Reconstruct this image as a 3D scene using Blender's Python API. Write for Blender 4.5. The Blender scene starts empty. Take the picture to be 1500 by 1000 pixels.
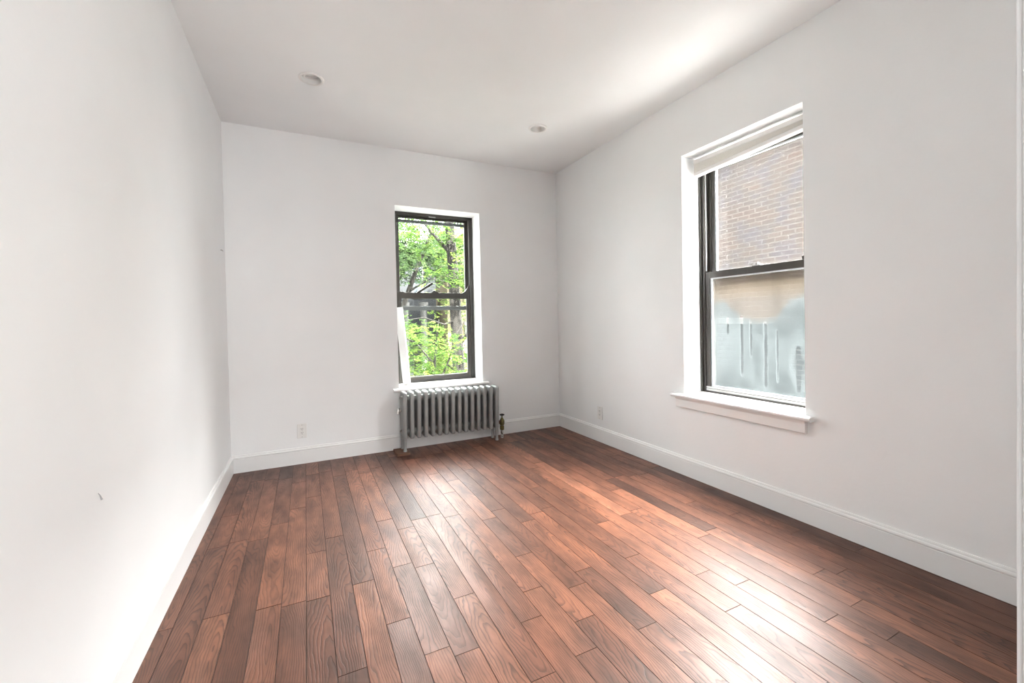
import bpy, bmesh, math, random
from mathutils import Vector, Matrix
random.seed(7)
PI = math.pi
S = bpy.context.scene
COL = S.collection

# ------------------------------------------------------------------ camera
F, YAW, PIT, ROL = 623.4467, .4535, -.0159, -.0197
W, D, H = 2.9816, 3.9012, 2.70                 # room: left wall x=0, right wall x=W, back wall y=0
fw = Vector((math.sin(YAW)*math.cos(PIT), math.cos(YAW)*math.cos(PIT), math.sin(PIT)))
rt = Vector((math.cos(YAW), -math.sin(YAW), 0))
up = rt.cross(fw)
r2 = rt*math.cos(ROL) + up*math.sin(ROL)
u2 = -rt*math.sin(ROL) + up*math.cos(ROL)
cam = bpy.data.cameras.new('camera')
cam.sensor_width = 36
cam.lens = F/1500*36
cam.shift_x = -1.4933/1500
cam.shift_y = -19.0679/1500
cam.clip_start = .01
co = bpy.data.objects.new('camera', cam)
m = Matrix((r2, u2, -fw)).transposed().to_4x4()
m.translation = Vector((.5405, -D, 1.1304))
co.matrix_world = m
COL.objects.link(co)
S.camera = co

# ------------------------------------------------------------------ world, lights, exposure
S.view_settings.view_transform = 'Standard'
S.view_settings.look = 'None'
S.view_settings.gamma = 1
S.view_settings.use_curve_mapping = False
S.view_settings.exposure = 1.33
wd = bpy.data.worlds.new('sky'); S.world = wd
wd.use_nodes = True
bg = wd.node_tree.nodes['Background']
bg.inputs[0].default_value = (1, .985, .965, 1)
# hazy sky, brighter overhead than at the horizon
_g = wd.node_tree.nodes.new('ShaderNodeTexCoord'); _s = wd.node_tree.nodes.new('ShaderNodeSeparateXYZ')
_r = wd.node_tree.nodes.new('ShaderNodeMapRange'); _r.clamp = True
wd.node_tree.links.new(_g.outputs['Generated'], _s.inputs[0]); wd.node_tree.links.new(_s.outputs[2], _r.inputs[0])
for _i, _v in enumerate((0, 1, 4.5, 15.0)): _r.inputs[_i+1].default_value = _v
# a broad bright patch of thin cloud high over the side yard (+x)
_n = wd.node_tree.nodes.new('ShaderNodeVectorMath'); _n.operation = 'DOT_PRODUCT'
wd.node_tree.links.new(_g.outputs['Generated'], _n.inputs[0]); _n.inputs[1].default_value = (.55, .03, .83)
def _m(op, a, b):
    q = wd.node_tree.nodes.new('ShaderNodeMath'); q.operation = op
    for i, v in enumerate((a, b)):
        if isinstance(v, (int, float)): q.inputs[i].default_value = v
        else: wd.node_tree.links.new(v, q.inputs[i])
    return q.outputs[0]
_lobe = _m('POWER', _m('MAXIMUM', _n.outputs['Value'], 0.0), 6.5)
_add = _m('ADD', _r.outputs[0], _m('MULTIPLY', _lobe, 205.0))
wd.node_tree.links.new(_add, bg.inputs[1])
_c = wd.node_tree.nodes.new('ShaderNodeMix'); _c.data_type = 'RGBA'
wd.node_tree.links.new(_lobe, _c.inputs[0]); _c.inputs[6].default_value = (.975, .985, 1, 1); _c.inputs[7].default_value = (1, .955, .90, 1)
wd.node_tree.links.new(_c.outputs[2], bg.inputs[0])

def area(name, loc, rot, sx, sy, energy, color=(1, 1, 1), portal=False):
    l = bpy.data.lights.new(name, 'AREA'); l.shape = 'RECTANGLE'; l.size = sx; l.size_y = sy
    l.energy = energy; l.color = color
    if portal: l.cycles.is_portal = True
    o = bpy.data.objects.new(name, l); o.location = loc; o.rotation_euler = rot
    COL.objects.link(o); return o
sl = bpy.data.lights.new('sun', 'SUN'); sl.energy = 70; sl.angle = math.radians(1.5); sl.color = (1, .98, .95)
so = bpy.data.objects.new('sun', sl); COL.objects.link(so)      # from behind the house, along the side yard: no beam enters either window
so.rotation_euler = Vector((.10, .64, -.76)).to_track_quat('-Z', 'Y').to_euler()
area('window_portal', (1.69, .36, 1.37), (-PI/2, 0, 0), .9, 1.75, 1, portal=True)
area('window_portal', (3.30, -2.10, 1.44), (0, PI/2, 0), 1.8, .95, 1, portal=True)
area('hall_fill', (1.40, -5.36, 1.45), (PI/2, 0, 0),   .8, 1.7, 30, (1, .99, .975))  # added fill light standing free in the hall behind the camera

# ------------------------------------------------------------------ helpers
def tag(o, label=None, cat=None, group=None, kind=None):
    if label: o['label'] = label
    if cat: o['category'] = cat
    if group: o['group'] = group
    if kind: o['kind'] = kind
    return o
def empty(name, loc=(0, 0, 0), rz=0):
    o = bpy.data.objects.new(name, None); o.location = loc; o.rotation_euler = (0, 0, rz)
    o.empty_display_size = .1
    COL.objects.link(o); return o
def link(name, bm, mat, parent=None, smooth=False, bevel=0, seg=2, ang=35):
    bmesh.ops.recalc_face_normals(bm, faces=bm.faces)
    me = bpy.data.meshes.new(name); bm.to_mesh(me); bm.free()
    for mm in (mat if isinstance(mat, (list, tuple)) else [mat]): me.materials.append(mm)
    o = bpy.data.objects.new(name, me); COL.objects.link(o)
    if parent: o.parent = parent
    if smooth:
        for p in me.polygons: p.use_smooth = True
        try: me.set_sharp_from_angle(angle=math.radians(ang))
        except Exception: pass
    if bevel:
        b = o.modifiers.new('bevel', 'BEVEL'); b.width = bevel; b.segments = seg; b.limit_method = 'ANGLE'
        b.harden_normals = False
    return o
def box(bm, x0, x1, y0, y1, z0, z1, M=None, mi=0):
    vs = [bm.verts.new((x, y, z)) for x in (x0, x1) for y in (y0, y1) for z in (z0, z1)]
    if M:
        for v in vs: v.co = M @ v.co
    q = [(0, 1, 3, 2), (4, 6, 7, 5), (0, 4, 5, 1), (2, 3, 7, 6), (0, 2, 6, 4), (1, 5, 7, 3)]
    for f in q: bm.faces.new([vs[i] for i in f]).material_index = mi
    return vs
def lathe(bm, prof, n=24, M=None, cap=True):
    """prof: list of (r, z) revolved about z."""
    M = M or Matrix()
    rings = []
    for r, z in prof:
        rings.append([bm.verts.new(M @ Vector((r*math.cos(2*PI*i/n), r*math.sin(2*PI*i/n), z))) for i in range(n)])
    for a, b in zip(rings, rings[1:]):
        for i in range(n):
            bm.faces.new((a[i], a[(i+1) % n], b[(i+1) % n], b[i]))
    if cap:
        bm.faces.new(rings[0][::-1]); bm.faces.new(rings[-1])
def tube(bm, pts, rad, n=8):
    pts = [Vector(p) for p in pts]
    rings = []
    ref = Vector((.31, .17, .93)).normalized()
    for i, p in enumerate(pts):
        d = (pts[min(i+1, len(pts)-1)] - pts[max(i-1, 0)]).normalized()
        a = d.cross(ref)
        if a.length < .05: a = d.cross(Vector((1, 0, 0)))
        a.normalize(); b = d.cross(a)
        r = rad[i] if isinstance(rad, (list, tuple)) else rad
        rings.append([bm.verts.new(p + a*r*math.cos(2*PI*k/n) + b*r*math.sin(2*PI*k/n)) for k in range(n)])
    for a, b in zip(rings, rings[1:]):
        for k in range(n): bm.faces.new((a[k], a[(k+1) % n], b[(k+1) % n], b[k]))
    bm.faces.new(rings[0][::-1]); bm.faces.new(rings[-1])
def prism(bm, prof, p0, p1, out, upv=Vector((0, 0, 1))):
    """sweep a closed (out, up) profile from p0 to p1."""
    p0, p1, out = Vector(p0), Vector(p1), Vector(out)
    A = [bm.verts.new(p0 + out*a + upv*b) for a, b in prof]
    B = [bm.verts.new(p1 + out*a + upv*b) for a, b in prof]
    n = len(prof)
    for i in range(n): bm.faces.new((A[i], A[(i+1) % n], B[(i+1) % n], B[i]))
    bm.faces.new(A[::-1]); bm.faces.new(B)
RX = lambda a: Matrix.Rotation(a, 4, 'X')
RY = lambda a: Matrix.Rotation(a, 4, 'Y')
RZ = lambda a: Matrix.Rotation(a, 4, 'Z')
T = lambda x, y, z: Matrix.Translation((x, y, z))

# ------------------------------------------------------------------ materials
class NT:
    def __init__(s, name):
        s.m = bpy.data.materials.new(name); s.m.use_nodes = True
        s.t = s.m.node_tree; s.t.nodes.clear()
        s.out = s.n('ShaderNodeOutputMaterial')
    def n(s, t, **kw):
        o = s.t.nodes.new(t)
        for k, v in kw.items(): setattr(o, k, v)
        return o
    def l(s, a, b): s.t.links.new(a, b)
    def put(s, sock, v):
        if hasattr(v, 'node') or isinstance(v, bpy.types.NodeSocket): s.l(v, sock)
        else: sock.default_value = v
    def math(s, op, a, b=None, clamp=False):
        o = s.n('ShaderNodeMath', operation=op); o.use_clamp = clamp
        s.put(o.inputs[0], a)
        if b is not None: s.put(o.inputs[1], b)
        return o.outputs[0]
    def vec(s, x, y, z):
        o = s.n('ShaderNodeCombineXYZ')
        for i, v in enumerate((x, y, z)): s.put(o.inputs[i], v)
        return o.outputs[0]
    def sep(s, v):
        o = s.n('ShaderNodeSeparateXYZ'); s.l(v, o.inputs[0]); return o.outputs
    def noise(s, v, scale, detail=2, rough=.5):
        o = s.n('ShaderNodeTexNoise'); 
        if v is not None: s.l(v, o.inputs['Vector'])
        o.inputs['Scale'].default_value = scale; o.inputs['Detail'].default_value = detail
        o.inputs['Roughness'].default_value = rough
        return o.outputs[0]
    def ramp(s, f, stops, interp='LINEAR'):
        o = s.n('ShaderNodeValToRGB'); s.l(f, o.inputs[0]); e = o.color_ramp.elements
        o.color_ramp.interpolation = interp
        while len(e) < len(stops): e.new(.5)
        for el, (p, c) in zip(e, stops):
            el.position = p; el.color = (*c, 1) if len(c) == 3 else c
        return o.outputs[0]
    def rng(s, f, a, b, c, d):
        o = s.n('ShaderNodeMapRange'); o.clamp = True; s.l(f, o.inputs[0])
        for i, v in enumerate((a, b, c, d)): o.inputs[i+1].default_value = v
        return o.outputs[0]
    def mix(s, f, a, b, mode='MIX'):
        o = s.n('ShaderNodeMix', data_type='RGBA', blend_type=mode)
        s.put(o.inputs[0], f)
        s.put(o.inputs[6], a if not isinstance(a, tuple) else (*a, 1))
        s.put(o.inputs[7], b if not isinstance(b, tuple) else (*b, 1))
        return o.outputs[2]
    def bump(s, h, dist=.001, strength=1):
        o = s.n('ShaderNodeBump'); s.l(h, o.inputs['Height'])
        o.inputs['Distance'].default_value = dist; o.inputs['Strength'].default_value = strength
        return o.outputs[0]
    def bsdf(s, color, rough=.5, metal=0, spec=.5, normal=None, **kw):
        o = s.n('ShaderNodeBsdfPrincipled')
        s.put(o.inputs['Base Color'], (*color, 1) if isinstance(color, tuple) else color)
        s.put(o.inputs['Roughness'], rough); s.put(o.inputs['Metallic'], metal)
        s.put(o.inputs['Specular IOR Level'], spec)
        if normal is not None: s.l(normal, o.inputs['Normal'])
        for k, v in kw.items(): s.put(o.inputs[k], v)
        s.l(o.outputs[0], s.out.inputs[0]); return o
    def co(s, which='Object'):
        return s.n('ShaderNodeTexCoord').outputs[which]

def paint(name, color, rough=.5, bump=.0004, scale=60, spec=.3, var=.03):
    t = NT(name); c = t.co()
    n1 = t.noise(c, scale, 3); n2 = t.noise(c, 2.2, 2)
    v = t.rng(n2, .3, .7, 1-var, 1.0)
    col = t.mix(1.0, color, t.vec(v, v, v), 'MULTIPLY')
    t.bsdf(col, rough, spec=spec, normal=t.bump(n1, bump))
    return t.m
M_wall = paint('wall_paint', (.885, .90, .905), .5, .0005, 45)
M_ceil = paint('ceiling_paint', (.90, .912, .918), .7, .0003, 45)
M_trim = paint('trim_paint', (.85, .855, .85), .3, .0002, 70, .4)
M_sill = paint('sill_paint', (.86, .85, .84), .35, .0008, 35, .4)
M_white = paint('white_plastic', (.82, .815, .80), .35, .0001, 80, .4, .01)
M_blind = paint('blind_fabric', (.80, .78, .74), .7, .0003, 300, .2, .03)
M_dark = paint('slot_black', (.015, .014, .013), .6, .0001, 50)

def metal_paint(name, color, rough, edge, metal=.0, scale=30, thr=.62):
    t = NT(name); c = t.co()
    n = t.noise(c, scale, 5, .6)
    f = t.rng(n, thr, thr+.08, 0, 1)
    n2 = t.noise(c, 5, 3)
    v = t.rng(n2, .3, .7, .85, 1.08)
    col = t.mix(1.0, t.mix(f, color, edge), t.vec(v, v, v), 'MULTIPLY')
    t.bsdf(col, rough, metal=metal, spec=.5, normal=t.bump(t.noise(c, 120, 3), .0005))
    return t.m
M_bronze = metal_paint('bronze_aluminium', (.038, .034, .028), .38, (.06, .055, .05))
M_track = metal_paint('grey_track', (.42, .42, .42), .4, (.2, .2, .2))
M_rad = metal_paint('silver_radiator_paint', (.34, .35, .345), .42, (.26, .25, .24), .35, 40, .66)
M_radold = metal_paint('worn_silver', (.42, .41, .39), .4, (.12, .09, .07), .5, 60, .55)
M_silver = metal_paint('chromed_vent', (.7, .7, .68), .22, (.4, .4, .4), .9)
M_brass = metal_paint('aged_brass', (.16, .13, .045), .4, (.07, .06, .03), .6, 60, .55)
M_valve_black = metal_paint('black_bakelite', (.02, .018, .016), .45, (.05, .04, .03))
M_pipe = metal_paint('flaking_pipe_paint', (.55, .53, .50), .5, (.08, .05, .035), 0, 45, .52)
M_shim = metal_paint('brown_wood_shim', (.14, .065, .035), .6, (.07, .03, .018))
M_bulb = paint('frosted_bulb', (.78, .77, .74), .4, .0001, 60, .4, .02)
M_baffle = paint('white_baffle', (.82, .815, .80), .45, .0001, 60, .4, .02)

def wood_floor():
    t = NT('oak_planks')
    uv = t.co('UV'); u, v, _ = t.sep(uv)
    a = t.n('ShaderNodeAttribute', attribute_name='plank')
    r1, r2_, r3 = t.sep(a.outputs['Vector'])
    # slow warp of the growth rings
    wv = t.vec(t.math('ADD', t.math('MULTIPLY', u, 9.), t.math('MULTIPLY', r1, 40.)),
               t.math('ADD', t.math('MULTIPLY', v, 2.2), t.math('MULTIPLY', r2_, 60.)), t.math('MULTIPLY', r3, 30.))
    warp = t.noise(wv, 1.0, 2.5, .55)
    wv2 = t.vec(t.math('ADD', t.math('MULTIPLY', u, 45.), t.math('MULTIPLY', r1, 40.)),
                t.math('ADD', t.math('MULTIPLY', v, 14.), t.math('MULTIPLY', r2_, 60.)), 0.)
    warp2 = t.noise(wv2, 1.0, 2, .5)
    xr = t.math('ADD', u, t.math('MULTIPLY', t.math('SUBTRACT', r1, .5), .10))
    vv = t.math('MULTIPLY', t.math('ADD', v, t.math('MULTIPLY', t.math('SUBTRACT', r2_, .5), 1.1)), .085)
    rad = t.math('SQRT', t.math('ADD', t.math('MULTIPLY', xr, xr), t.math('MULTIPLY', vv, vv)))
    ph = t.math('ADD', t.math('MULTIPLY', rad, 125.),
                t.math('ADD', t.math('MULTIPLY', warp, 9.0), t.math('MULTIPLY', warp2, .9)))
    fr = t.math('FRACT', ph)
    ring = t.ramp(fr, [(0, (0, 0, 0)), (.52, (.04,)*3), (.74, (.6,)*3), (.92, (1, 1, 1)), (1.0, (0, 0, 0))])
    # breaks in the lines and pores
    pv = t.vec(t.math('ADD', t.math('MULTIPLY', u, 520.), t.math('MULTIPLY', r1, 400.)),
               t.math('ADD', t.math('MULTIPLY', v, 22.), t.math('MULTIPLY', r2_, 400.)), 0.)
    pores = t.noise(pv, 1.0, 2, .6)
    brk = t.rng(pores, .30, .60, .65, 1.0)
    line = t.math('MULTIPLY', t.math('MULTIPLY', ring, brk), t.rng(warp, .3, .7, .75, 1.0))
    base = t.ramp(r3, [(0, (.062, .025, .015)), (.25, (.112, .045, .026)), (.55, (.172, .069, .040)), (.85, (.225, .093, .053)), (1, (.28, .118, .068))])
    # cloudy stain, dark knots
    cl = t.noise(t.vec(t.math('ADD', t.math('MULTIPLY', u, 14.), t.math('MULTIPLY', r2_, 90.)),
                       t.math('ADD', t.math('MULTIPLY', v, 4.0), t.math('MULTIPLY', r1, 90.)), 0.), 1.0, 3, .6)
    clv = t.rng(cl, .32, .70, 1.25, .50)
    base = t.mix(1.0, base, t.vec(clv, clv, clv), 'MULTIPLY')
    kn = t.rng(t.noise(t.vec(t.math('ADD', t.math('MULTIPLY', u, 15.), t.math('MULTIPLY', r3, 70.)),
                             t.math('ADD', t.math('MULTIPLY', v, 6.5), t.math('MULTIPLY', r1, 70.)), 3.), 1.0, 2, .5), .70, .82, 0, .85)
    base = t.mix(kn, base, (.016, .006, .004))
    pr = t.rng(pores, .3, .7, .90, 1.08)
    base = t.mix(1.0, base, t.vec(pr, pr, pr), 'MULTIPLY')
    col = t.mix(t.math('MULTIPLY', line, t.rng(r2_, 0, 1, .50, .95)), base, (.022, .0075, .0045))
    h = t.math('ADD', t.math('MULTIPLY', line, -.6), t.math('MULTIPLY', t.noise(t.vec(t.math('MULTIPLY', u, 30.), t.math('MULTIPLY', v, 5.), r1), 1.0, 2), .8))
    rough = t.rng(cl, .3, .7, .37, .47)
    t.bsdf(col, rough, spec=.45, normal=t.bump(h, .0006))
    return t.m
M_floor = wood_floor()
M_gap = paint('plank_gap', (.030, .014, .009), .6, .0001, 60, .2)

def glass(name, tint=(.97, .985, .975)):
    t = NT(name)
    tr = t.n('ShaderNodeBsdfTransparent'); tr.inputs[0].default_value = (*tint, 1)
    gl = t.n('ShaderNodeBsdfGlossy'); gl.inputs['Roughness'].default_value = .02
    lw = t.n('ShaderNodeLayerWeight'); lw.inputs[0].default_value = .25
    mx = t.n('ShaderNodeMixShader'); t.l(t.math('MULTIPLY', lw.outputs[0], .6), mx.inputs[0])
    t.l(tr.outputs[0], mx.inputs[1]); t.l(gl.outputs[0], mx.inputs[2]); t.l(mx.outputs[0], t.out.inputs[0])
    return t.m
M_glass = glass('clear_glass')

def foggy(name, upper):
    """dirty (upper) and condensation-streaked (lower) panes; object coords: y along the pane, z up, in metres."""
    t = NT(name); c = t.co(); x, y, z = t.sep(c)
    tr = t.n('ShaderNodeBsdfTransparent'); tl = t.n('ShaderNodeBsdfTranslucent'); df = t.n('ShaderNodeBsdfDiffuse')
    if upper:
        n = t.noise(c, 3.2, 4, .6); n2 = t.noise(c, 7.0, 3)
        amt = t.rng(n, .30, .70, .22, .75)
        col = t.ramp(n2, [(.35, (.029, .0245, .022)), (.5, (.029, .028, .0262)), (.62, (.0255, .0262, .029))])
    else:
        wob = t.noise(t.vec(0., t.math('MULTIPLY', y, 2.), t.math('MULTIPLY', z, 18.)), 1.0, 2)
        n = t.noise(t.vec(0., y, t.math('MULTIPLY', z, .55)), 7.0, 4, .6)
        big = t.noise(c, 3.4, 3, .55)
        # dry, clearer cap at the top of the pane with a scalloped lower edge
        # a drier, beige cap at the top of the pane that hangs down in a rounded tongue, wet bluish film below
        dy = t.math('DIVIDE', t.math('ADD', y, .335), .22)
        tongue = t.math('MULTIPLY', t.math('SUBTRACT', 1., t.math('MINIMUM', t.math('MULTIPLY', dy, dy), 1.)), .15)
        edge = t.math('ADD', t.math('ADD', z, tongue), t.math('MULTIPLY', t.math('SUBTRACT', t.noise(t.vec(0., t.math('MULTIPLY', y, 7.), t.math('MULTIPLY', z, 5.)), 1., 2), .5), .14))
        wet = t.rng(edge, .625, .575, 0, 1)
        amt = t.math('ADD', t.math('MULTIPLY', wet, .12), .66)
        amt = t.math('ADD', amt, t.math('MULTIPLY', t.math('SUBTRACT', n, .5), .9))
        amt = t.math('ADD', amt, t.math('MULTIPLY', t.math('MULTIPLY', t.math('SUBTRACT', big, .5), 1.1), wet))
        py_ = t.math('DIVIDE', t.math('ADD', y, .615), .07); pz_ = t.math('DIVIDE', t.math('SUBTRACT', z, .20), .16)
        clear = t.rng(t.math('ADD', t.math('MULTIPLY', py_, py_), t.math('MULTIPLY', pz_, pz_)), .3, 1.2, .5, 0)
        amt = t.math('SUBTRACT', amt, clear)
        yw = t.math('ADD', y, t.math('MULTIPLY', t.math('SUBTRACT', wob, .5), .010))
        for y0, z0, z1, w in ((-.235, .12, .50, .0065), (-.30, .25, .46, .005), (-.40, .06, .45, .007), (-.13, .40, .49, .005), (-.60, .05, .30, .007), (-.475, .10, .40, .0045)):
            near = t.rng(t.math('ABSOLUTE', t.math('SUBTRACT', yw, y0)), w, w*2.2, 1, 0)
            inz = t.math('MULTIPLY', t.rng(z, z0-.03, z0, 0, 1), t.rng(z, z1, z1+.02, 1, 0))
            amt = t.math('SUBTRACT', amt, t.math('MULTIPLY', t.math('MULTIPLY', near, inz), .75))
        amt = t.math('MAXIMUM', t.math('MINIMUM', amt, .92), .08)
        col = t.mix(wet, t.mix(t.rng(z, .60, .74, 0, 1), (.040, .038, .034), (.052, .042, .028)), (.047, .055, .0565))
    t.l(col, tl.inputs[0]); t.l(col, df.inputs[0])
    mm = t.n('ShaderNodeMixShader'); mm.inputs[0].default_value = .5
    t.l(tl.outputs[0], mm.inputs[1]); t.l(df.outputs[0], mm.inputs[2])
    mx = t.n('ShaderNodeMixShader'); t.l(t.math('MULTIPLY', amt, FOG if upper else .85), mx.inputs[0])
    t.l(tr.outputs[0], mx.inputs[1]); t.l(mm.outputs[0], mx.inputs[2])
    gl = t.n('ShaderNodeBsdfGlossy'); gl.inputs['Roughness'].default_value = .05
    m3 = t.n('ShaderNodeMixShader'); m3.inputs[0].default_value = .04
    t.l(mx.outputs[0], m3.inputs[1]); t.l(gl.outputs[0], m3.inputs[2]); t.l(m3.outputs[0], t.out.inputs[0])
    return t.m
FOG = .6
M_fog_up = foggy('dirty_glass', True)
M_fog_low = foggy('condensation_glass', False)

def brick(name, c1, c2, mortar, sw=.235, sh=.085):
    t = NT(name); c = t.co(); x, y, z = t.sep(c)
    b = t.n('ShaderNodeTexBrick'); t.l(t.vec(y, z, 0.), b.inputs['Vector'])
    b.inputs['Scale'].default_value = 1; b.inputs['Brick Width'].default_value = sw
    b.inputs['Row Height'].default_value = sh; b.inputs['Mortar Size'].default_value = .012
    b.inputs['Color1'].default_value = (*c1, 1); b.inputs['Color2'].default_value = (*c2, 1)
    b.inputs['Mortar'].default_value = (*mortar, 1)
    n = t.noise(c, 1.1, 3); v = t.rng(n, .3, .7, .75, 1.15)
    n2 = t.noise(c, 30, 3); v2 = t.rng(n2, .3, .7, .88, 1.1)
    col = t.mix(1.0, t.mix(1.0, b.outputs[0], t.vec(v, v, v), 'MULTIPLY'), t.vec(v2, v2, v2), 'MULTIPLY')
    t.bsdf(col, .9, spec=.1, normal=t.bump(t.math('SUBTRACT', 1., b.outputs[1]), .006))
    return t.m
M_brick = brick('old_brick', (.020, .0145, .0122), (.0135, .011, .0102), (.033, .030, .027))
M_brick_grey = brick('painted_grey_brick', (.009, .0105, .011), (.007, .0085, .009), (.014, .0155, .0155))
M_stone = paint('pale_ledge_stone', (.033, .033, .032), .8, .002, 20, .1, .15)
M_cream = paint('cream_masonry', (.046, .039, .026), .9, .003, 12, .1, .15)
M_greyhouse = paint('grey_masonry', (.014, .015, .016), .9, .003, 12, .1, .15)
M_whitewood = paint('white_columns', (.036, .036, .035), .6, .001, 20, .2, .1)
M_winpane = paint('dark_window_glass', (.03, .035, .04), .1, .0001, 5, .6, .1)
M_ground = paint('yard_ground', (.07, .07, .065), 1., .02, 6, .0, .4)
def bark():
    t = NT('bark'); c = t.co(); x, y, z = t.sep(c)
    n = t.noise(t.vec(t.math('MULTIPLY', x, 22.), t.math('MULTIPLY', y, 22.), t.math('MULTIPLY', z, 3.)), 1., 4, .6)
    t.bsdf(t.ramp(n, [(.3, (.0025, .0023, .002)), (.7, (.011, .010, .0085))]), .95, spec=.1, normal=t.bump(n, .02))
    return t.m
M_bark = bark()
def leafmat(name, a, b, c3):
    t = NT(name)
    at = t.n('ShaderNodeAttribute', attribute_name='tint')
    col = t.ramp(t.sep(at.outputs['Vector'])[0], [(0, a), (.5, b), (1, c3)])
    d = t.n('ShaderNodeBsdfDiffuse'); l = t.n('ShaderNodeBsdfTranslucent')
    t.l(col, d.inputs[0]); t.l(col, l.inputs[0])
    m_ = t.n('ShaderNodeMixShader'); m_.inputs[0].default_value = .5
    t.l(d.outputs[0], m_.inputs[1]); t.l(l.outputs[0], m_.inputs[2]); t.l(m_.outputs[0], t.out.inputs[0])
    return t.m
M_leaf = leafmat('leaves', (.008, .018, .005), (.018, .034, .007), (.042, .056, .013))
M_leaf_blue = leafmat('cool_leaves', (.009, .017, .008), (.018, .030, .012), (.032, .046, .017))
M_leaf_yellow = leafmat('yellow_green_leaves', (.011, .020, .005), (.022, .035, .008), (.046, .056, .016))

# ------------------------------------------------------------------ room shell
HALL = -5.4
bw0, bw1, bz0, bz1 = 1.285, 2.097, .545, 2.197           # back window opening
rw0, rw1, rz0, rz1 = -2.515, -1.690, .583, 2.287          # right window opening (y range)
bm = bmesh.new()
box(bm, -.2, bw0, 0, .30, -.12, 2.95); box(bm, bw1, W+.30, 0, .30, -.12, 2.95)
box(bm, bw0, bw1, 0, .30, -.12, bz0); box(bm, bw0, bw1, 0, .30, bz1, 2.95)
tag(link('wall_back', bm, M_wall), kind='structure')
bm = bmesh.new()
XR = W+.30
box(bm, W, XR, rw1, 0, -.12, 2.95); box(bm, W, XR, HALL, rw0, -.12, 2.95)
box(bm, W, XR, rw0, rw1, -.12, rz0); box(bm, W, XR, rw0, rw1, rz1, 2.95)
tag(link('wall_right', bm, M_wall), kind='structure')
bm = bmesh.new(); box(bm, -.2, 0, HALL, 0, -.12, 2.95)
tag(link('wall_left', bm, M_wall), kind='structure')
JX = 1.332
bm = bmesh.new()
box(bm, JX, W, -3.82, -3.70, -.12, 2.95); box(bm, 0, .34, -3.82, -3.70, -.12, 2.95); box(bm, .34, JX, -3.82, -3.70, 2.12, 2.95)
tag(link('wall_front', bm, M_wall, bevel=.003), kind='structure')
bm = bmesh.new(); box(bm, -.2, XR, HALL-.2, HALL, -.12, 2.95)
tag(link('wall_hall', bm, M_wall), kind='structure')

M_jamb_shade = paint('jamb_shade_grey', (.60, .60, .59), .45, .0003, 60, .3)  # shade on the jamb face, put into the colour of a thin grey sheet
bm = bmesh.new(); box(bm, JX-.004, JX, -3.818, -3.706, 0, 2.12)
tag(link('jamb_shade_sheet', bm, M_jamb_shade, bevel=.001), kind='structure')

# ceiling with two round holes for the recessed lights
LIGHTS = [(.613, -.897), (2.281, -.864)]
bm = bmesh.new()
HR = .066
edges = []
def loop(pts):
    vs = [bm.verts.new((x, y, H)) for x, y in pts]
    return [bm.edges.new((vs[i], vs[(i+1) % len(vs)])) for i in range(len(vs))]
edges += loop([(-.1, .1), (W+.1, .1), (W+.1, HALL-.1), (-.1, HALL-.1)])
for cx, cy in LIGHTS:
    edges += loop([(cx+HR*math.cos(2*PI*i/40), cy+HR*math.sin(2*PI*i/40)) for i in range(40)])
bmesh.ops.triangle_fill(bm, use_beauty=True, edges=edges, normal=(0, 0, -1))
box(bm, -.2, XR, HALL-.2, .30, 2.86, 2.95)
tag(link('ceiling', bm, M_ceil), kind='structure')

# plank floor: every board a bevelled slab in one floor mesh, its random numbers in an attribute
bm = bmesh.new()
uvl = bm.loops.layers.uv.new('UVMap'); pl = bm.loops.layers.float_color.new('plank')
PW = .0905
rnd = random.Random(23)
def plank(x0, x1, y0, y1):
    r = (rnd.random(), rnd.random(), min(1, max(0, rnd.gauss(.5, .20))), 1)
    g, b, dz = .0005, .0009, .0006
    cx, cy = (x0+x1)/2, (y0+y1)/2
    zt = rnd.uniform(-.0002, .0002)
    tx, ty = rnd.gauss(0, .0016), rnd.gauss(0, .0006)
    def V(x, y, z): return bm.verts.new((x, y, z + zt + (x-cx)*tx*1.0 + (y-cy)*ty*.2 if z > -.002 else z))
    o = [V(x0+g, y0+g, -dz), V(x1-g, y0+g, -dz), V(x1-g, y1-g, -dz), V(x0+g, y1-g, -dz)]
    i = [V(x0+g+b, y0+g+b, 0), V(x1-g-b, y0+g+b, 0), V(x1-g-b, y1-g-b, 0), V(x0+g+b, y1-g-b, 0)]
    d = [bm.verts.new((v.co.x, v.co.y, -.006)) for v in o]
    fs = [bm.faces.new(i)]
    for k in range(4):
        fs.append(bm.faces.new((o[k], o[(k+1) % 4], i[(k+1) % 4], i[k]))); fs[-1].material_index = 1
        fs.append(bm.faces.new((d[k], d[(k+1) % 4], o[(k+1) % 4], o[k])))
    for f in fs:
        for lp in f.loops:
            lp[uvl].uv = (lp.vert.co.x-cx, lp.vert.co.y-cy); lp[pl] = r
k0 = -2
x = .0625 - PW
while x < W:
    xa, xb = max(x, .001), min(x+PW, W-.001)
    y = 0.0 - rnd.uniform(0, .5); first = True
    ya = -.001
    while ya > HALL:
        yb = y if first else ya - rnd.choice((.45, .6, .75, .9, 1.1, 1.35))*rnd.uniform(.85, 1.15)
        first = False
        if ya - yb < .08: yb = ya - .3
        yb = max(yb, HALL)
        plank(xa, xb, yb, ya)
        ya = yb
    x += PW
box(bm, -.1, W+.1, HALL-.1, .1, -.10, -.006, mi=1)
tag(link('floor', bm, [M_floor, M_gap]), kind='structure')

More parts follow.
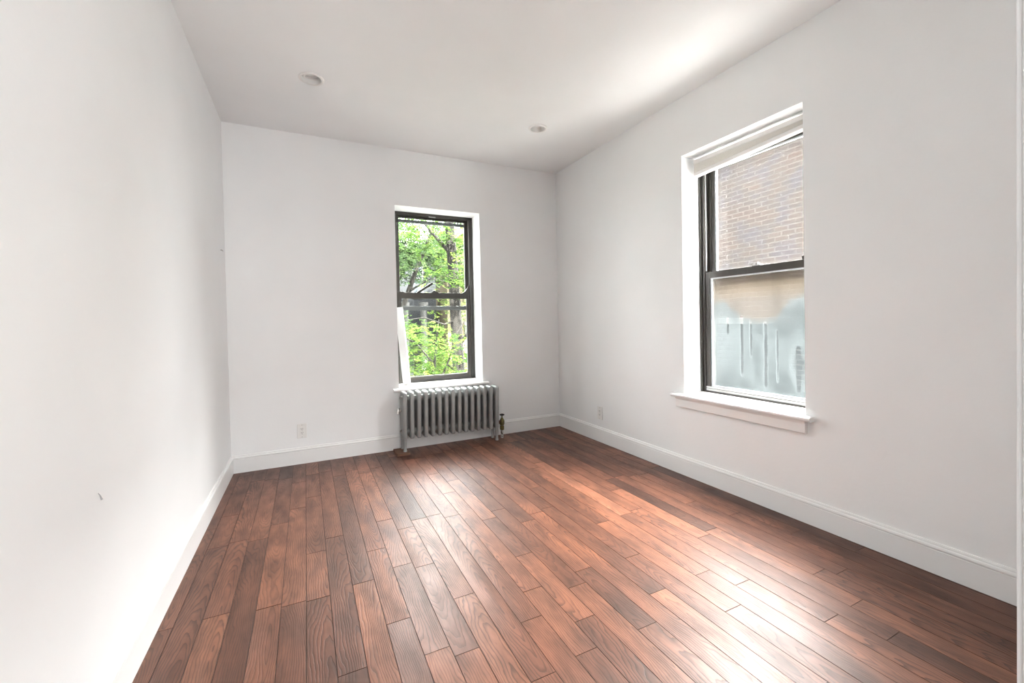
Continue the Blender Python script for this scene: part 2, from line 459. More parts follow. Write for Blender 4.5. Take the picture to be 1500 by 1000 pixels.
# baseboards: flat board with a bead and a small cap
BP = [(0, 0), (.014, 0), (.014, .104), (.0125, .107), (.0155, .110), (.0165, .116), (.0145, .122), (.0095, .126), (.0095, .130), (.0065, .136), (0, .137)]
def baseboard(name, p0, p1, out):
    bm = bmesh.new(); prism(bm, BP, p0, p1, out)
    tag(link(name, bm, M_trim, smooth=True, ang=25), kind='structure')
baseboard('baseboard_back', (0, 0, 0), (W, 0, 0), (0, -1, 0))
baseboard('baseboard_left', (0, -.0165, 0), (0, -3.70, 0), (1, 0, 0))
baseboard('baseboard_right', (W, -.0165, 0), (W, -3.70, 0), (-1, 0, 0))

# ------------------------------------------------------------------ back window
def member(bm, y0, y1, x0, x1, z0, z1): box(bm, x0, x1, y0, y1, z0, z1)
win = tag(empty('window_1', (0, 0, 0)), kind='structure')
fy = .20
bm = bmesh.new()                                        # outer frame with stepped tracks
box(bm, bw0, bw0+.050, fy, .29, .565, bz1); box(bm, bw1-.040, bw1, fy, .29, .565, bz1)
box(bm, bw0, bw1, fy, .29, bz1-.022, bz1); box(bm, bw0, bw1, fy+.01, .29, bz0, .575)
box(bm, bw0+.050, bw0+.058, fy+.038, fy+.046, .575, bz1); box(bm, bw1-.048, bw1-.040, fy+.038, fy+.046, .575, bz1)
box(bm, bw0+.05, bw1-.04, fy+.006, fy+.012, bz1-.030, bz1-.022)
link('window_frame', bm, M_bronze, win, bevel=.0015)
def sash(name, x0, x1, z0, z1, y0, y1, st, rt_, rb, mat, pmat, parent):
    bm = bmesh.new()
    box(bm, x0, x0+st, y0, y1, z0, z1); box(bm, x1-st, x1, y0, y1, z0, z1)
    box(bm, x0+st, x1-st, y0, y1, z1-rt_, z1); box(bm, x0+st, x1-st, y0, y1, z0, z0+rb)
    g = .006
    box(bm, x0+st, x0+st+g, y0+.006, y1-.006, z0+rb, z1-rt_); box(bm, x1-st-g, x1-st, y0+.006, y1-.006, z0+rb, z1-rt_)
    box(bm, x0+st+g, x1-st-g, y0+.006, y1-.006, z1-rt_-g, z1-rt_); box(bm, x0+st+g, x1-st-g, y0+.006, y1-.006, z0+rb, z0+rb+g)
    o = link(name, bm, mat, parent, bevel=.0012)
    bm = bmesh.new(); ym = (y0+y1)/2
    box(bm, x0+st+.002, x1-st-.002, ym-.002, ym+.002, z0+rb+.002, z1-rt_-.002)
    link('window_pane', bm, pmat, o)
    return o
up_s = sash('upper_sash', bw0+.052, bw1-.042, 1.375, bz1-.024, fy+.048, fy+.078, .022, .016, .040, M_bronze, M_glass, win)
lo_s = sash('lower_sash', bw0+.052, bw1-.042, .576, 1.430, fy+.006, fy+.036, .026, .052, .038, M_bronze, M_glass, win)
bm = bmesh.new()                                        # storm sash rails outside the glass
box(bm, bw0+.05, bw1-.04, .278, .290, 2.114, 2.144); box(bm, bw0+.05, bw1-.04, .278, .290, 1.262, 1.302)
link('storm_rail', bm, metal_paint('weathered_grey_rail', (.09, .095, .10), .5, (.05, .05, .05)), win, bevel=.001)
bm = bmesh.new(); box(bm, 1.648, 1.715, fy-.004, fy+.004, bz1-.034, bz1-.024)
link('sash_latch', bm, M_track, win, bevel=.001)
bm = bmesh.new(); box(bm, 1.66, 1.73, fy+.004, fy+.03, 1.430, 1.440); lathe(bm, [(.016, 0), (.016, .01), (.008, .014)], 16, T(1.69, fy+.02, 1.44)); box(bm, 1.675, 1.745, fy+.010, fy+.018, 1.446, 1.454)
link('sash_lock', bm, M_bronze, win, bevel=.001)
bm = bmesh.new(); box(bm, -.011, .011, -.012, .010, 0, .178, T(1.522, fy+.015, 1.426) @ RY(math.radians(57)))
link('prop_bar', bm, M_bronze, win, bevel=.003)
bm = bmesh.new(); prism(bm, [(0, 0), (0, .085), (-.02, .05), (-.045, .018), (-.075, 0)], (bw1-.042, fy+.010, 1.43), (bw1-.042, fy+.032, 1.43), (1, 0, 0))
link('corner_bracket', bm, M_bronze, win)
for xx in (bw0+.06,):
    bm = bmesh.new(); box(bm, xx, xx+.045, fy+.004, fy+.03, 1.43, 1.440)
    link('tilt_latch', bm, M_bronze, win, bevel=.002)
bm = bmesh.new()                                        # painted sill with rounded nose
n_ = [(0, .520), (.034, .519), (.042, .523), (.046, .532), (.044, .542), (.036, .548), (0, .550), (-.205, .560), (-.205, .520)]
prism(bm, [(a, b) for a, b in n_[:7]], (1.232, 0, 0), (2.150, 0, 0), (0, -1, 0))
prism(bm, [(0, .520), (0, .550), (-.212, .562), (-.212, .520)], (bw0, 0, 0), (bw1, 0, 0), (0, -1, 0))
link('window_sill', bm, M_sill, win, smooth=True, ang=30)

# white strip of moulding standing on the sill, tipped against the sash
bm = bmesh.new()
pr = [(0, 0), (.066, 0), (.070, .004), (.070, .020), (.062, .025), (.038, .027), (.004, .025), (0, .020)]
A = [bm.verts.new((a-.028, -b, 0)) for a, b in pr]; B = [bm.verts.new((a-.028, -b, .728)) for a, b in pr]
for i in range(8): bm.faces.new((A[i], A[(i+1) % 8], B[(i+1) % 8], B[i]))
bm.faces.new(A[::-1]); bm.faces.new(B)
st = link('moulding_strip', bm, M_white, smooth=True, ang=30)
st.matrix_world = T(1.385, .148, .5595) @ RY(math.radians(-4.0)) @ RX(math.radians(-3.0)) @ RZ(math.radians(-28))
tag(st, 'white strip of moulding standing on the sill, tipped against the left side of the back window', 'moulding')

# ------------------------------------------------------------------ right window
win2 = tag(empty('window_2', (0, 0, 0)), kind='structure')
fx = W+.178
def bx(bm, x0, x1, y0, y1, z0, z1): box(bm, x0, x1, y0, y1, z0, z1)
bm = bmesh.new()
bx(bm, fx, XR-.01, rw1-.036, rw1, .592, rz1); bx(bm, fx, XR-.01, rw0, rw0+.036, .592, rz1)
bx(bm, fx, XR-.01, rw0+.036, rw1-.036, rz1-.03, rz1); bx(bm, fx-.004, XR-.01, rw0, rw1, rz0-.002, .603)
bx(bm, fx+.040, fx+.047, rw1-.062, rw1-.036, .603, rz1-.03); bx(bm, fx+.040, fx+.047, rw0+.036, rw0+.062, .603, rz1-.03)
bx(bm, fx-.012, fx-.002, rw1-.016, rw1, .592, rz1); bx(bm, fx-.012, fx-.002, rw0, rw0+.016, .592, rz1)
link('window_frame', bm, M_bronze, win2, bevel=.0015)
bm = bmesh.new()                                         # pale sash balance track
bx(bm, fx+.012, fx+.020, rw1-.041, rw1-.0355, 1.47, rz1-.03); bx(bm, fx+.012, fx+.020, rw0+.0355, rw0+.041, 1.47, rz1-.03)
link('balance_track', bm, M_track, win2)
def sash2(name, y0, y1, z0, z1, x0, x1, st, rt_, rb, pmat, inner):
    """local frame: origin at the lower far corner of the pane, y runs towards the camera as negative."""
    bm = bmesh.new()
    bx(bm, x0, x1, y0, y0+st, z0, z1); bx(bm, x0, x1, y1-st, y1, z0, z1)
    bx(bm, x0, x1, y0+st, y1-st, z1-rt_, z1); bx(bm, x0, x1, y0+st, y1-st, z0, z0+rb)
    o = link(name, bm, M_bronze, win2, bevel=.0012)
    g = .009; bm = bmesh.new()
    a, b, c, d = y0+st, y1-st, z0+rb, z1-rt_
    bx(bm, x0+.005, x1-.005, a, a+g, c, d); bx(bm, x0+.005, x1-.005, b-g, b, c, d)
    bx(bm, x0+.005, x1-.005, a+g, b-g, d-g, d); bx(bm, x0+.005, x1-.005, a+g, b-g, c, c+g)
    link('glazing_bead', bm, inner, o)
    bm = bmesh.new(); xm = (x0+x1)/2
    bx(bm, -.002, .002, a+.002-b, -.002, .002, d-c-.002)
    p = link('window_pane', bm, pmat, o); p.location = (xm, b, c)
    return o
M_bead = metal_paint('pale_glazing_bead', (.55, .58, .62), .4, (.4, .42, .45))
sash2('upper_sash', rw0+.040, rw1-.040, 1.405, rz1-.032, fx+.048, fx+.078, .048, .050, .050, M_fog_up, M_bead)
lo2 = sash2('lower_sash', rw0+.034, rw1-.034, .604, 1.462, fx+.008, fx+.038, .040, .046, .030, M_fog_low, M_bead)
bm = bmesh.new(); bx(bm, fx+.004, fx+.0085, rw0+.036, rw1-.036, .6035, .618); bx(bm, fx+.003, fx+.0085, rw0+.036, rw1-.036, .622, .634)
link('lit_rail_face', bm, metal_paint('lit_rail_pale', (.62, .64, .63), .4, (.4, .42, .42)), lo2)  # light falling on the dark bottom rail, painted as pale strips
bm = bmesh.new(); bx(bm, fx+.004, fx+.034, -2.145, -2.085, 1.462, 1.470); lathe(bm, [(.014, 0), (.014, .008), (.008, .012)], 16, T(fx+.02, -2.115, 1.47)); bx(bm, fx+.006, fx+.014, -2.125, -2.065, 1.474, 1.482)
link('sash_lock', bm, M_track, win2, bevel=.001)
bm = bmesh.new(); bx(bm, fx+.002, fx+.05, rw0+.034, rw0+.115, 1.462, 1.485)
link('tilt_latch', bm, M_bronze, win2, bevel=.002)
bm = bmesh.new()
prism(bm, [(0, .562), (.035, .561), (.043, .565), (.047, .573), (.045, .582), (.037, .587), (0, .588)], (W, -1.598, 0), (W, -2.560, 0), (-1, 0, 0))
prism(bm, [(0, .562), (0, .588), (-.180, .592), (-.180, .562)], (W, rw1, 0), (W, rw0, 0), (-1, 0, 0))
link('window_sill', bm, M_sill, win2, smooth=True, ang=30)
bm = bmesh.new()
prism(bm, [(0, .490), (.018, .490), (.022, .495), (.022, .545), (.027, .552), (.030, .562), (0, .562)], (W, -1.628, 0), (W, -2.525, 0), (-1, 0, 0))
link('window_apron', bm, M_sill, win2, smooth=True, ang=30)

# raised white shade hanging crooked in the top of the right window
bl = empty('window_shade', (W+.118, (rw0+rw1)/2, 2.262))
tag(bl, 'raised white window shade hanging crooked at the top of the brick-facing window', 'window shade')
hw = (rw1-rw0)/2 - .022
bm = bmesh.new(); box(bm, -.026, .026, -hw, hw, -.030, .0)
link('headrail', bm, M_white, bl, bevel=.004)
bm = bmesh.new()
NP = 6
zl, zr = -.090, -.052                                     # bottom of the pleat stack at the far and the near end
sec = []
for yy, zb in ((hw-.004, zl), (-hw+.004, zr)):
    L = [];
    for i in range(NP*2+1):
        z = -.030 + (zb+.030)*i/(NP*2); L.append((-.020 - (.0035 if i % 2 else 0), z))
    for i in range(NP*2, -1, -1):
        z = -.030 + (zb+.030)*i/(NP*2); L.append((.020 + (.0035 if i % 2 else 0), z))
    sec.append([bm.verts.new((a, yy, z)) for a, z in L])
n = len(sec[0])
for i in range(n): bm.faces.new((sec[0][i], sec[0][(i+1) % n], sec[1][(i+1) % n], sec[1][i]))
bm.faces.new(sec[0]); bm.faces.new(sec[1][::-1])
link('pleated_fabric', bm, M_blind, bl)
bm = bmesh.new()
A = box(bm, -.024, .024, -hw+.002, hw-.002, -.026, 0)
for v in A: v.co.z += zl + (zr-zl)*(hw-v.co.y)/(2*hw)
link('bottom_rail', bm, M_white, bl, bevel=.004)

# ------------------------------------------------------------------ radiator
def sec_outline(h):
    """side outline (y, z) of one radiator section; h is the inset."""
    pts = []
    def arc(cy, cz, r, a0, a1, n=5):
        for i in range(n+1):
            a = math.radians(a0+(a1-a0)*i/n); pts.append((cy+(r-h)*math.cos(a), cz+(r-h)*math.sin(a)))
    arc(-.162, .487, .028, 180, 90); arc(-.078, .487, .028, 90, 0)
    # back lobe, waist, middle lobe, waist, front lobe along the bottom
    arc(-.069, .122, .019, 0, -180, 6)
    pts.append((-.0945, .150+h*.6))
    arc(-.120, .122, .019, 0, -180, 6)
    pts.append((-.1455, .150+h*.6))
    arc(-.171, .122, .019, 0, -180, 6)
    return pts
def section_bm():
    bm = bmesh.new()
    lay = [(-.0180, .014), (-.0165, .007), (-.0112, .002), (0, 0), (.0112, .002), (.0165, .007), (.0180, .014)]
    R = [[bm.verts.new((x, y, z)) for y, z in sec_outline(h)] for x, h in lay]
    n = len(R[0])
    for a, b in zip(R, R[1:]):
        for i in range(n): bm.faces.new((a[i], a[(i+1) % n], b[(i+1) % n], b[i]))
    for r in (R[0], R[-1][::-1]):
        bmesh.ops.triangle_fill(bm, edges=[bm.edges.get((r[i], r[(i+1) % n])) for i in range(n)], use_beauty=True)
    return bm
RX0, RSP, NS = 1.293, .0622, 15
rad = empty('radiator', (0, 0, 0))
rad.rotation_euler = (0, math.radians(.9), 0)
tag(rad, 'silver-painted cast-iron column radiator under the leafy back window', 'radiator')
s0 = link('radiator_section', section_bm(), M_rad, rad, smooth=True, ang=60)
s0.location = (RX0, 0, .0)
for i in range(1, NS):
    c = s0.copy(); c.location = (RX0+RSP*i, 0, 0); COL.objects.link(c); c.parent = rad
for z, r in ((.455, .026), (.165, .026)):
    bm = bmesh.new()
    prof = []
    for i in range(NS-1):
        x = RX0+RSP*i
        prof += [(r*.9, x+.014), (r, x+.020), (r, x+.0305), (r*.85, x+.0325), (r, x+.0345), (r, x+.0455), (r*.9, x+.0515)]
    lathe(bm, prof, 20, T(0, -.12, z) @ RY(PI/2))
    link('hub', bm, M_rad, rad, smooth=True, ang=40)
def leg_bm(y):
    bm = bmesh.new()
    lathe(bm, [(.0165, .0), (.0165, .010), (.0125, .022), (.0135, .060), (.0165, .100), (.0165, .140)], 16)
    return bm
for xi, base in ((0, .048), (NS-1, .044)):
    for y in (-.171, -.069):
        o = link('leg', leg_bm(y), M_rad, rad, smooth=True, ang=40)
        o.location = (RX0+RSP*xi, y, base if False else 0)
        o['fit'] = xi
for z, y, r in ((.470, -.150, .017), (.458, -.098, .017), (.165, -.12, .020)):
    bm = bmesh.new()
    lathe(bm, [(r, 0), (r, .006), (r*.7, .007), (r*.62, .016), (r*.3, .018)], 6 if r > .018 else 18, T(RX0-.015, y, z) @ RY(-PI/2))
    link('hub_plug', bm, M_radold, rad, smooth=True, ang=40)
bm = bmesh.new()
lathe(bm, [(.006, 0), (.006, .014), (.010, .015), (.010, .020)], 12, T(RX0-.0155, -.125, .345) @ RY(-PI/2))
lathe(bm, [(.013, -.022), (.0155, -.020), (.0155, .006), (.013, .018), (.008, .028), (.003, .033)], 18, T(RX0-.047, -.125, .345))
link('air_vent', bm, M_silver, rad, smooth=True, ang=40)
# supply valve
VX, VY = RX0+RSP*(NS-1)+.078, -.12
va = bm = bmesh.new()
lathe(bm, [(.010, -.034), (.020, -.030), (.024, -.016), (.025, 0), (.023, .016), (.015, .028), (.011, .038), (.006, .040), (.006, .066)], 20, T(VX, VY, .150))
va = link('supply_valve', bm, M_brass, rad, smooth=True, ang=40)
bm = bmesh.new(); lathe(bm, [(.013, .0), (.013, .02), (.018, .021), (.018, .034), (.014, .036), (.013, .05)], 8, T(RX0+RSP*(NS-1)+.014, VY, .150) @ RY(PI/2))
link('union_nut', bm, metal_paint('reddish_brass', (.12, .06, .04), .45, (.06, .04, .03), .5), va)
bm = bmesh.new(); lathe(bm, [(.015, .072), (.021, .075), (.021, .110), (.016, .114)], 8, T(VX, VY, 0))
link('packing_nut', bm, M_brass, va)
bm = bmesh.new(); lathe(bm, [(.013, -.012), (.013, .074)], 16, T(VX, VY, 0))
link('riser_pipe', bm, M_pipe, va, smooth=True, ang=40)
bm = bmesh.new(); lathe(bm, [(.008, 0), (.022, .002), (.0245, .006), (.0235, .011), (.012, .013), (.010, .016)], 20, T(VX, VY, .212))
link('handwheel', bm, M_valve_black, va, smooth=True, ang=40)
# set the tilt about the left end, resting on the block
BL = .020
th = math.radians(.9)
rad.location = (0, 0, BL + RX0*math.sin(th) + .0006)
for o in list(rad.children):
    if 'fit' in o.keys():
        xi = o['fit']; del o['fit']
        if xi:                                            # right legs reach down to the floor
            zf = rad.location.z - (RX0+RSP*xi)*math.sin(th)
            o.location.z = -zf/math.cos(th)
            o.scale.z = 1.0
# the supply valve hangs with the radiator; its pipe meets the floor
dz = rad.location.z - VX*math.sin(th)
va.location.z = -dz*.0

bm = bmesh.new(); box(bm, 1.215, 1.325, -.225, -.040, 0, BL)
tag(link('shim_block', bm, M_shim, bevel=.002), 'thin brown wooden block under the left legs of the radiator', 'wood block')

# ------------------------------------------------------------------ outlets
def outlet(origin, rz, label):
    """local: plate in the xz plane, facing -y."""
    r = empty('wall_outlet', origin, rz); tag(r, label, 'outlet', None)
    bm = bmesh.new(); box(bm, -.036, .036, -.006, 0, -.059, .059)
    link('cover_plate', bm, M_white, r, bevel=.003)
    bm = bmesh.new(); box(bm, -.0168, .0168, -.0085, -.004, -.0335, .0335)
    rc = link('receptacle', bm, M_white, r, bevel=.001)
    bm = bmesh.new()
    for zc in (.0155, -.0155):
        box(bm, -.0075, -.0050, -.0090, -.006, zc-.001, zc+.008); box(bm, .0050, .0075, -.0090, -.006, zc, zc+.008)
        lathe(bm, [(.0026, 0), (.0026, .003)], 10, T(0, -.006, zc-.007) @ RX(PI/2))
    link('socket_slots', bm, M_dark, rc)
    for zc in (.049, -.049):
        bm = bmesh.new(); lathe(bm, [(.003, 0), (.003, .0012), (.001, .0018)], 12, T(0, -.0055, zc) @ RX(PI/2))
        link('cover_screw', bm, M_track, r)
outlet((.494, 0, .268), 0, 'white double outlet on the back wall, left of the radiator')
outlet((W, -.706, .268), -PI/2, 'white double outlet low on the right wall, near the corner')

# ------------------------------------------------------------------ recessed ceiling lights
def downlight(x, y, rz, tilt, label):
    r = empty('recessed_light', (x, y, H), rz); tag(r, label, 'ceiling light', None)
    bm = bmesh.new()
    lathe(bm, [(.060, .006), (.0575, -.002), (.0585, -.0060), (.064, -.0078), (.0715, -.0070), (.0752, -.0040), (.0758, .0)], 48, cap=False)
    link('trim_ring', bm, M_white, r, smooth=True, ang=50)
    bm = bmesh.new()
    lathe(bm, [(.0595, .004), (.056, .030), (.052, .058), (.050, .075), (.050, .130), (.001, .130)], 40, cap=False)
    link('can_baffle', bm, M_baffle, r, smooth=True, ang=50)
    g = link('gimbal_ring', (lambda b: (lathe(b, [(.0375, .010), (.0380, .000), (.0420, -.004), (.0520, -.002), (.0530, .004), (.046, .020), (.0375, .030)], 40, cap=False), b)[1])(bmesh.new()), M_white, r, smooth=True, ang=50)
    g.location = (0, 0, .020); g.rotation_euler = (tilt, 0, 0)
    bm = bmesh.new(); lathe(bm, [(.001, .000), (.020, .002), (.0340, .008), (.0374, .014), (.034, .03), (.02, .06), (.012, .075)], 32)
    link('lamp_bulb', bm, M_bulb, g, smooth=True, ang=50)
downlight(*LIGHTS[0], -1.0, math.radians(18), 'white recessed ceiling light nearer the left wall, unlit')
downlight(*LIGHTS[1], -.6, math.radians(14), 'white recessed ceiling light nearer the right wall, unlit')

# a bent nail in the left wall, and a torn curl of its paint
bm = bmesh.new(); tube(bm, [(0, -.1920, 1.692), (.008, -.192, 1.692), (.012, -.188, 1.690), (.013, -.183, 1.684)], .0022, 8)
tag(link('picture_nail', bm, M_pipe, smooth=True), 'small bent nail in the left wall close to the back corner', 'nail')
bm = bmesh.new(); tube(bm, [(0, -2.302, .668), (.003, -2.300, .660), (.0045, -2.298, .652), (.006, -2.297, .646)], [.0008, .0014, .002, .0026], 8)
tag(link('paint_tear', bm, M_track, smooth=True), 'tiny grey tear in the paint low on the left wall near the front', 'paint tear')

# ------------------------------------------------------------------ added fill light: glowing globe out of view near the doorway
def glow(name, color, strength):
    t = NT(name); e = t.n('ShaderNodeEmission'); e.inputs[0].default_value = (*color, 1); e.inputs[1].default_value = strength
    t.l(e.outputs[0], t.out.inputs[0]); return t.m
pg = empty('fill_globe', (1.45, -3.40, 2.70)); tag(pg, 'added fill light, a glowing globe hung out of view by the doorway', 'fill light')
bm = bmesh.new(); lathe(bm, [(.06, 0), (.06, -.015), (.015, -.03), (.006, -.032), (.006, -.51), (.04, -.515), (.045, -.54)], 32); link('fill_canopy', bm, M_white, pg, smooth=True)
bm = bmesh.new(); bmesh.ops.create_uvsphere(bm, u_segments=32, v_segments=20, radius=.12, matrix=T(0, 0, -.65)); link('fill_emitter', bm, glow('fill_glow', (1, .99, .975), 4), pg, smooth=True)

# ------------------------------------------------------------------ outdoors: brick building across the side yard
bb = empty('brick_building', (8.0, 0, -3)); tag(bb, 'weathered brick building seen through the hazy right window', 'building')
bm = bmesh.new(); box(bm, 0, .6, -8, 4.2, 4.05, 7.30); link('brick_wall', bm, M_brick, bb)
bm = bmesh.new(); box(bm, -.02, .6, -8, 4.2, 0, 4.05); link('painted_base', bm, M_brick_grey, bb)
bm = bmesh.new(); box(bm, -.09, 0, -8, 4.2, 4.00, 4.12); link('stone_ledge', bm, M_stone, bb, bevel=.01)
bm = bmesh.new(); box(bm, -.06, .66, -8, 4.2, 7.30, 7.42); link('coping', bm, M_stone, bb, bevel=.01)

# houses behind the yard
def house(name, x0, x1, y, z1, mat, label, wins, cols=()):
    r = empty(name, ((x0+x1)/2, y, -3)); tag(r, label, 'building')
    cx = (x0+x1)/2
    bm = bmesh.new(); box(bm, x0-cx, x1-cx, 0, 3, 0, z1+3); link('facade', bm, mat, r)
    bm = bmesh.new(); box(bm, x0-cx-.1, x1-cx+.1, -.2, 3.1, z1+3, z1+3.25); link('cornice', bm, M_whitewood, r)
    for (a, b, c, d) in wins:
        bm = bmesh.new()
        box(bm, a-cx-.08, b-cx+.08, -.05, .0, c+3-.08, c+3); box(bm, a-cx-.08, b-cx+.08, -.05, 0, d+3, d+3.08)
        box(bm, a-cx-.08, a-cx, -.05, 0, c+3, d+3); box(bm, b-cx, b-cx+.08, -.05, 0, c+3, d+3); box(bm, a-cx, b-cx, -.04, 0, (c+d)/2+2.97, (c+d)/2+3.03)
        f = link('window_frame', bm, M_whitewood, r)
        bm = bmesh.new(); box(bm, a-cx, b-cx, -.02, -.005, c+3, d+3); link('window_pane', bm, M_winpane, f)
    for xx in cols:
        bm = bmesh.new(); lathe(bm, [(.22, 0), (.22, .2), (.16, .25), (.15, 4.8), (.2, 4.9), (.22, 5.1)], 20, T(xx-cx, -.45, 0)); link('column', bm, M_whitewood, r, smooth=True, ang=40)
    return r
house('cream_apartment_house', 6.42, 15, 15.0, 5.0, M_cream, 'cream masonry house behind the trees on the right', [(7.3, 8.2, -.6, 1.1), (7.3, 8.2, 2.2, 4.0), (9.6, 10.5, -.6, 1.1), (9.6, 10.5, 2.2, 4.0)])
house('grey_townhouse', -3, 6.18, 16.0, 4.6, M_greyhouse, 'grey house with white columns behind the trees on the left', [(3.2, 4.0, 2.6, 4.1), (.8, 1.7, 2.4, 4.1), (5.1, 5.5, 2.4, 4.1)], (4.6, 5.45, 3.75, 2.4))
bm = bmesh.new(); box(bm, -25, 30, .3, 40, -3.2, -3.0); 
tag(link('ground', bm, M_ground), kind='structure')

bm = bmesh.new(); box(bm, XR, 30, -20, .3, -3.2, -3.0)
tag(link('side_yard', bm, paint('pale_concrete', (.45, .44, .42), .9, .003, 9, .1, .1)), kind='structure')

# trees: trunk, branches, foliage
def leaves(bm, tl, rn, c, rad3, n, size, kind):
    for _ in range(n):
        while True:
            p = Vector((rn.uniform(-1, 1), rn.uniform(-1, 1), rn.uniform(-1, 1)))
            if p.length < 1: break
        p = Vector((p.x*rad3[0], p.y*rad3[1], p.z*rad3[2])) + Vector(c)
        # a sprig: a few leaflets along a drooping twig
        ax = Vector((rn.gauss(0, 1), rn.gauss(0, 1), rn.gauss(-.2, .5))).normalized()
        side = ax.cross(Vector((0, 0, 1)))
        if side.length < .1: side = Vector((1, 0, 0))
        side.normalize(); nn = side.cross(ax)
        tint = min(1, max(0, rn.gauss(.45, .25)))
        k = rn.choice((3, 4, 5))
        for i in range(k):
            s = size*rn.uniform(.7, 1.2)
            for sg in (-1, 1):
                b0 = p + ax*(i*size*.55)
                d = (side*sg + ax*.55 + nn*rn.uniform(-.5, .5)).normalized()
                w = d.cross(nn).normalized()*s*.24
                tip = b0 + d*s
                mid = b0 + d*s*.45
                f = bm.faces.new([bm.verts.new(q) for q in (b0, mid+w, tip, mid-w)])
                for lp in f.loops: lp[tl] = (tint, tint, tint, 1)
def tree(name, loc, label, trunk, branches, clumps, size, mat, seed, group=None):
    rn = random.Random(seed)
    r = empty(name, loc); tag(r, label, 'tree' if 'tree' in name else 'shrub', group)
    bm = bmesh.new(); tube(bm, [p for p, _ in trunk], [q for _, q in trunk], 12); link('trunk', bm, M_bark, r, smooth=True)
    for b in branches:
        bm = bmesh.new(); tube(bm, [p for p, _ in b], [q for _, q in b], 7); link('branch', bm, M_bark, r, smooth=True)
    bm = bmesh.new(); tl = bm.loops.layers.float_color.new('tint')
    for c, rad3, n in clumps: leaves(bm, tl, rn, c, rad3, n, size, 0)
    link('foliage', bm, mat, r)
    return r
# z below is height above the yard (3 m below the room's floor)
tree('shade_tree', (3.52, 5.0, -3), 'tall tree with a thick dark trunk right of the middle of the back window view',
     [((0, 0, 0), .17), ((.03, 0, 2.), .145), ((0, 0, 3.6), .13), ((-.05, 0, 5.), .12), ((-.10, .05, 6.2), .10), ((-.2, .1, 7.4), .07)],
     [[((0, 0, 3.6), .05), ((.25, -.1, 3.95), .035), ((.55, -.1, 4.35), .02), ((.8, -.1, 4.9), .01)],
      [((-.05, 0, 5.0), .045), ((.2, .1, 5.2), .03), ((.6, .1, 5.3), .015)],
      [((-.08, 0, 5.6), .05), ((-.5, .1, 6.1), .035), ((-1., .1, 6.7), .018)],
      [((0, 0, 4.2), .03), ((-.35, -.2, 4.1), .02), ((-.8, -.3, 4.25), .012), ((-1.2, -.3, 4.2), .006)]],
     [((-.7, .3, 6.3), (1.1, .9, .7), 260), ((.5, .2, 6.2), (.9, .8, .8), 150), ((-.2, -.5, 5.1), (.7, .5, .25), 60), ((.35, -.3, 4.9), (.45, .4, .5), 60), ((.5, -.4, 3.6), (.6, .5, .7), 80), ((0, -.4, 5.8), (.3, .3, .4), 30)],
     .085, M_leaf, 3)
tree('slender_tree', (2.62, 7.2, -3), 'slender leaning tree with grey-green leaves at the left of the back window view',
     [((-.7, 0, 0), .10), ((-.35, 0, 3.0), .085), ((0.05, 0, 4.2), .075), ((.6, .1, 5.6), .055), ((1.15, .1, 6.9), .03)],
     [[((.05, 0, 4.2), .04), ((-.2, .1, 5.2), .03), ((-.3, .2, 6.4), .015)],
      [((.4, 0, 5.0), .03), ((.9, -.1, 5.3), .018), ((1.4, -.2, 5.2), .008)]],
     [((.1, .1, 6.35), (1.6, 1.0, .95), 620), ((.2, .2, 5.3), (1.3, .9, .35), 70), ((-.6, 0, 5.2), (.8, .8, 1.0), 110), ((1.3, .3, 6.1), (.7, .6, .9), 160)],
     .085, M_leaf_blue, 5)
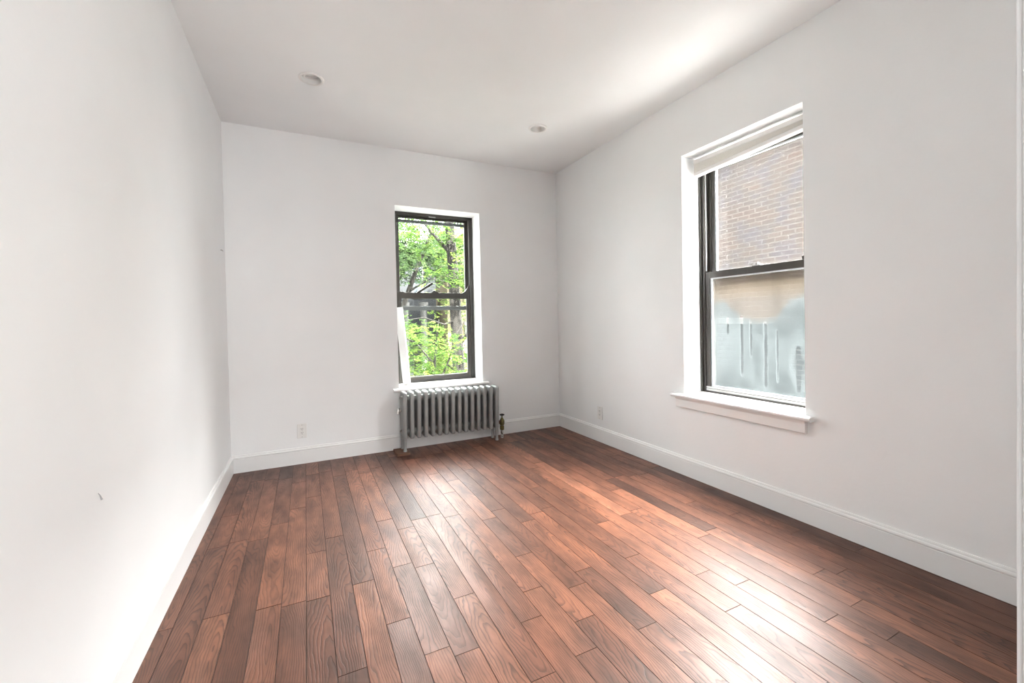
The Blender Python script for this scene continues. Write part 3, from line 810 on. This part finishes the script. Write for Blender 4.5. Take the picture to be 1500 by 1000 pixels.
tree('garden_shrub', (2.35, 3.4, -3), 'bright green leafy shrub low in the left half of the back window',
     [((0, 0, 0), .05), ((.1, 0, 2.), .04), ((.2, 0, 3.4), .025), ((.3, 0, 4.2), .01)],
     [[((.15, 0, 2.8), .022), ((.5, .05, 3.5), .016), ((.62, .05, 3.9), .012), ((.9, .1, 4.3), .006)],
      [((.2, 0, 3.4), .018), ((-.1, .05, 3.8), .012), ((-.5, .05, 4.0), .006)],
      [((.45, .05, 3.4), .016), ((.7, 0, 3.15), .012), ((1.0, 0, 2.9), .006)]],
     [((.05, 0, 3.55), (.75, .6, .62), 260), ((-.3, .2, 4.0), (.5, .5, .35), 60), ((.5, .2, 3.1), (.6, .5, .4), 110), ((-.9, 0, 3.3), (.7, .6, .7), 120)],
     .065, M_leaf, 8)
tree('yellow_green_tree', (5.6, 9.0, -3), 'yellow-green tree farther back at the right of the back window view',
     [((0, 0, 0), .12), ((.05, 0, 3.), .10), ((.1, 0, 5.), .07), ((.1, 0, 7.), .03)],
     [[((.1, 0, 4.5), .04), ((-.5, -.1, 5.2), .025), ((-1.1, -.1, 5.6), .01)]],
     [((0, 0, 6.7), (1.8, 1.0, 1.2), 380), ((-.5, 0, 4.6), (1.2, .9, .9), 150), ((.6, 0, 3.4), (1.4, .9, 1.0), 220), ((-1.2, .2, 3.0), (1.0, .8, .8), 170)],
     .10, M_leaf_yellow, 13)
tree('hedge_shrub', (3.9, 11.0, -3), 'loose pale green shrub in front of the grey house',
     [((0, 0, 0), .06), ((0, 0, 1.5), .05), ((.1, 0, 3.2), .02)],
     [[((0, 0, 1.5), .03), ((.6, 0, 2.6), .02), ((.9, 0, 3.4), .01)]],
     [((0, 0, 2.3), (1.9, .9, 1.0), 420), ((1.6, .2, 2.4), (1.2, .8, .9), 200), ((.2, 0, 3.6), (1.1, .6, .6), 90)],
     .11, M_leaf_yellow, 21)

tree('tall_background_tree', (3.3, 13.3, -3), 'tall dense tree closing the view behind the others, in front of the grey house',
     [((0, 0, 0), .16), ((.1, 0, 3.), .13), ((.1, 0, 5.), .10), ((.0, 0, 8.), .04)],
     [[((.1, 0, 5.0), .05), ((.8, -.1, 6.2), .03), ((1.4, -.1, 7.0), .012)], [((.1, 0, 5.2), .05), ((-.8, 0, 6.4), .03), ((-1.5, 0, 7.2), .012)]],
     [((-.3, 0, 7.2), (2.1, .9, 1.3), 1300), ((1.6, 0, 7.0), (1.6, .9, 1.4), 900), ((3.2, 0.2, 7.0), (1.5, .9, 1.4), 700), ((-2.2, 0, 6.8), (1.3, .9, 1.4), 400)],
     .12, M_leaf_blue, 33)
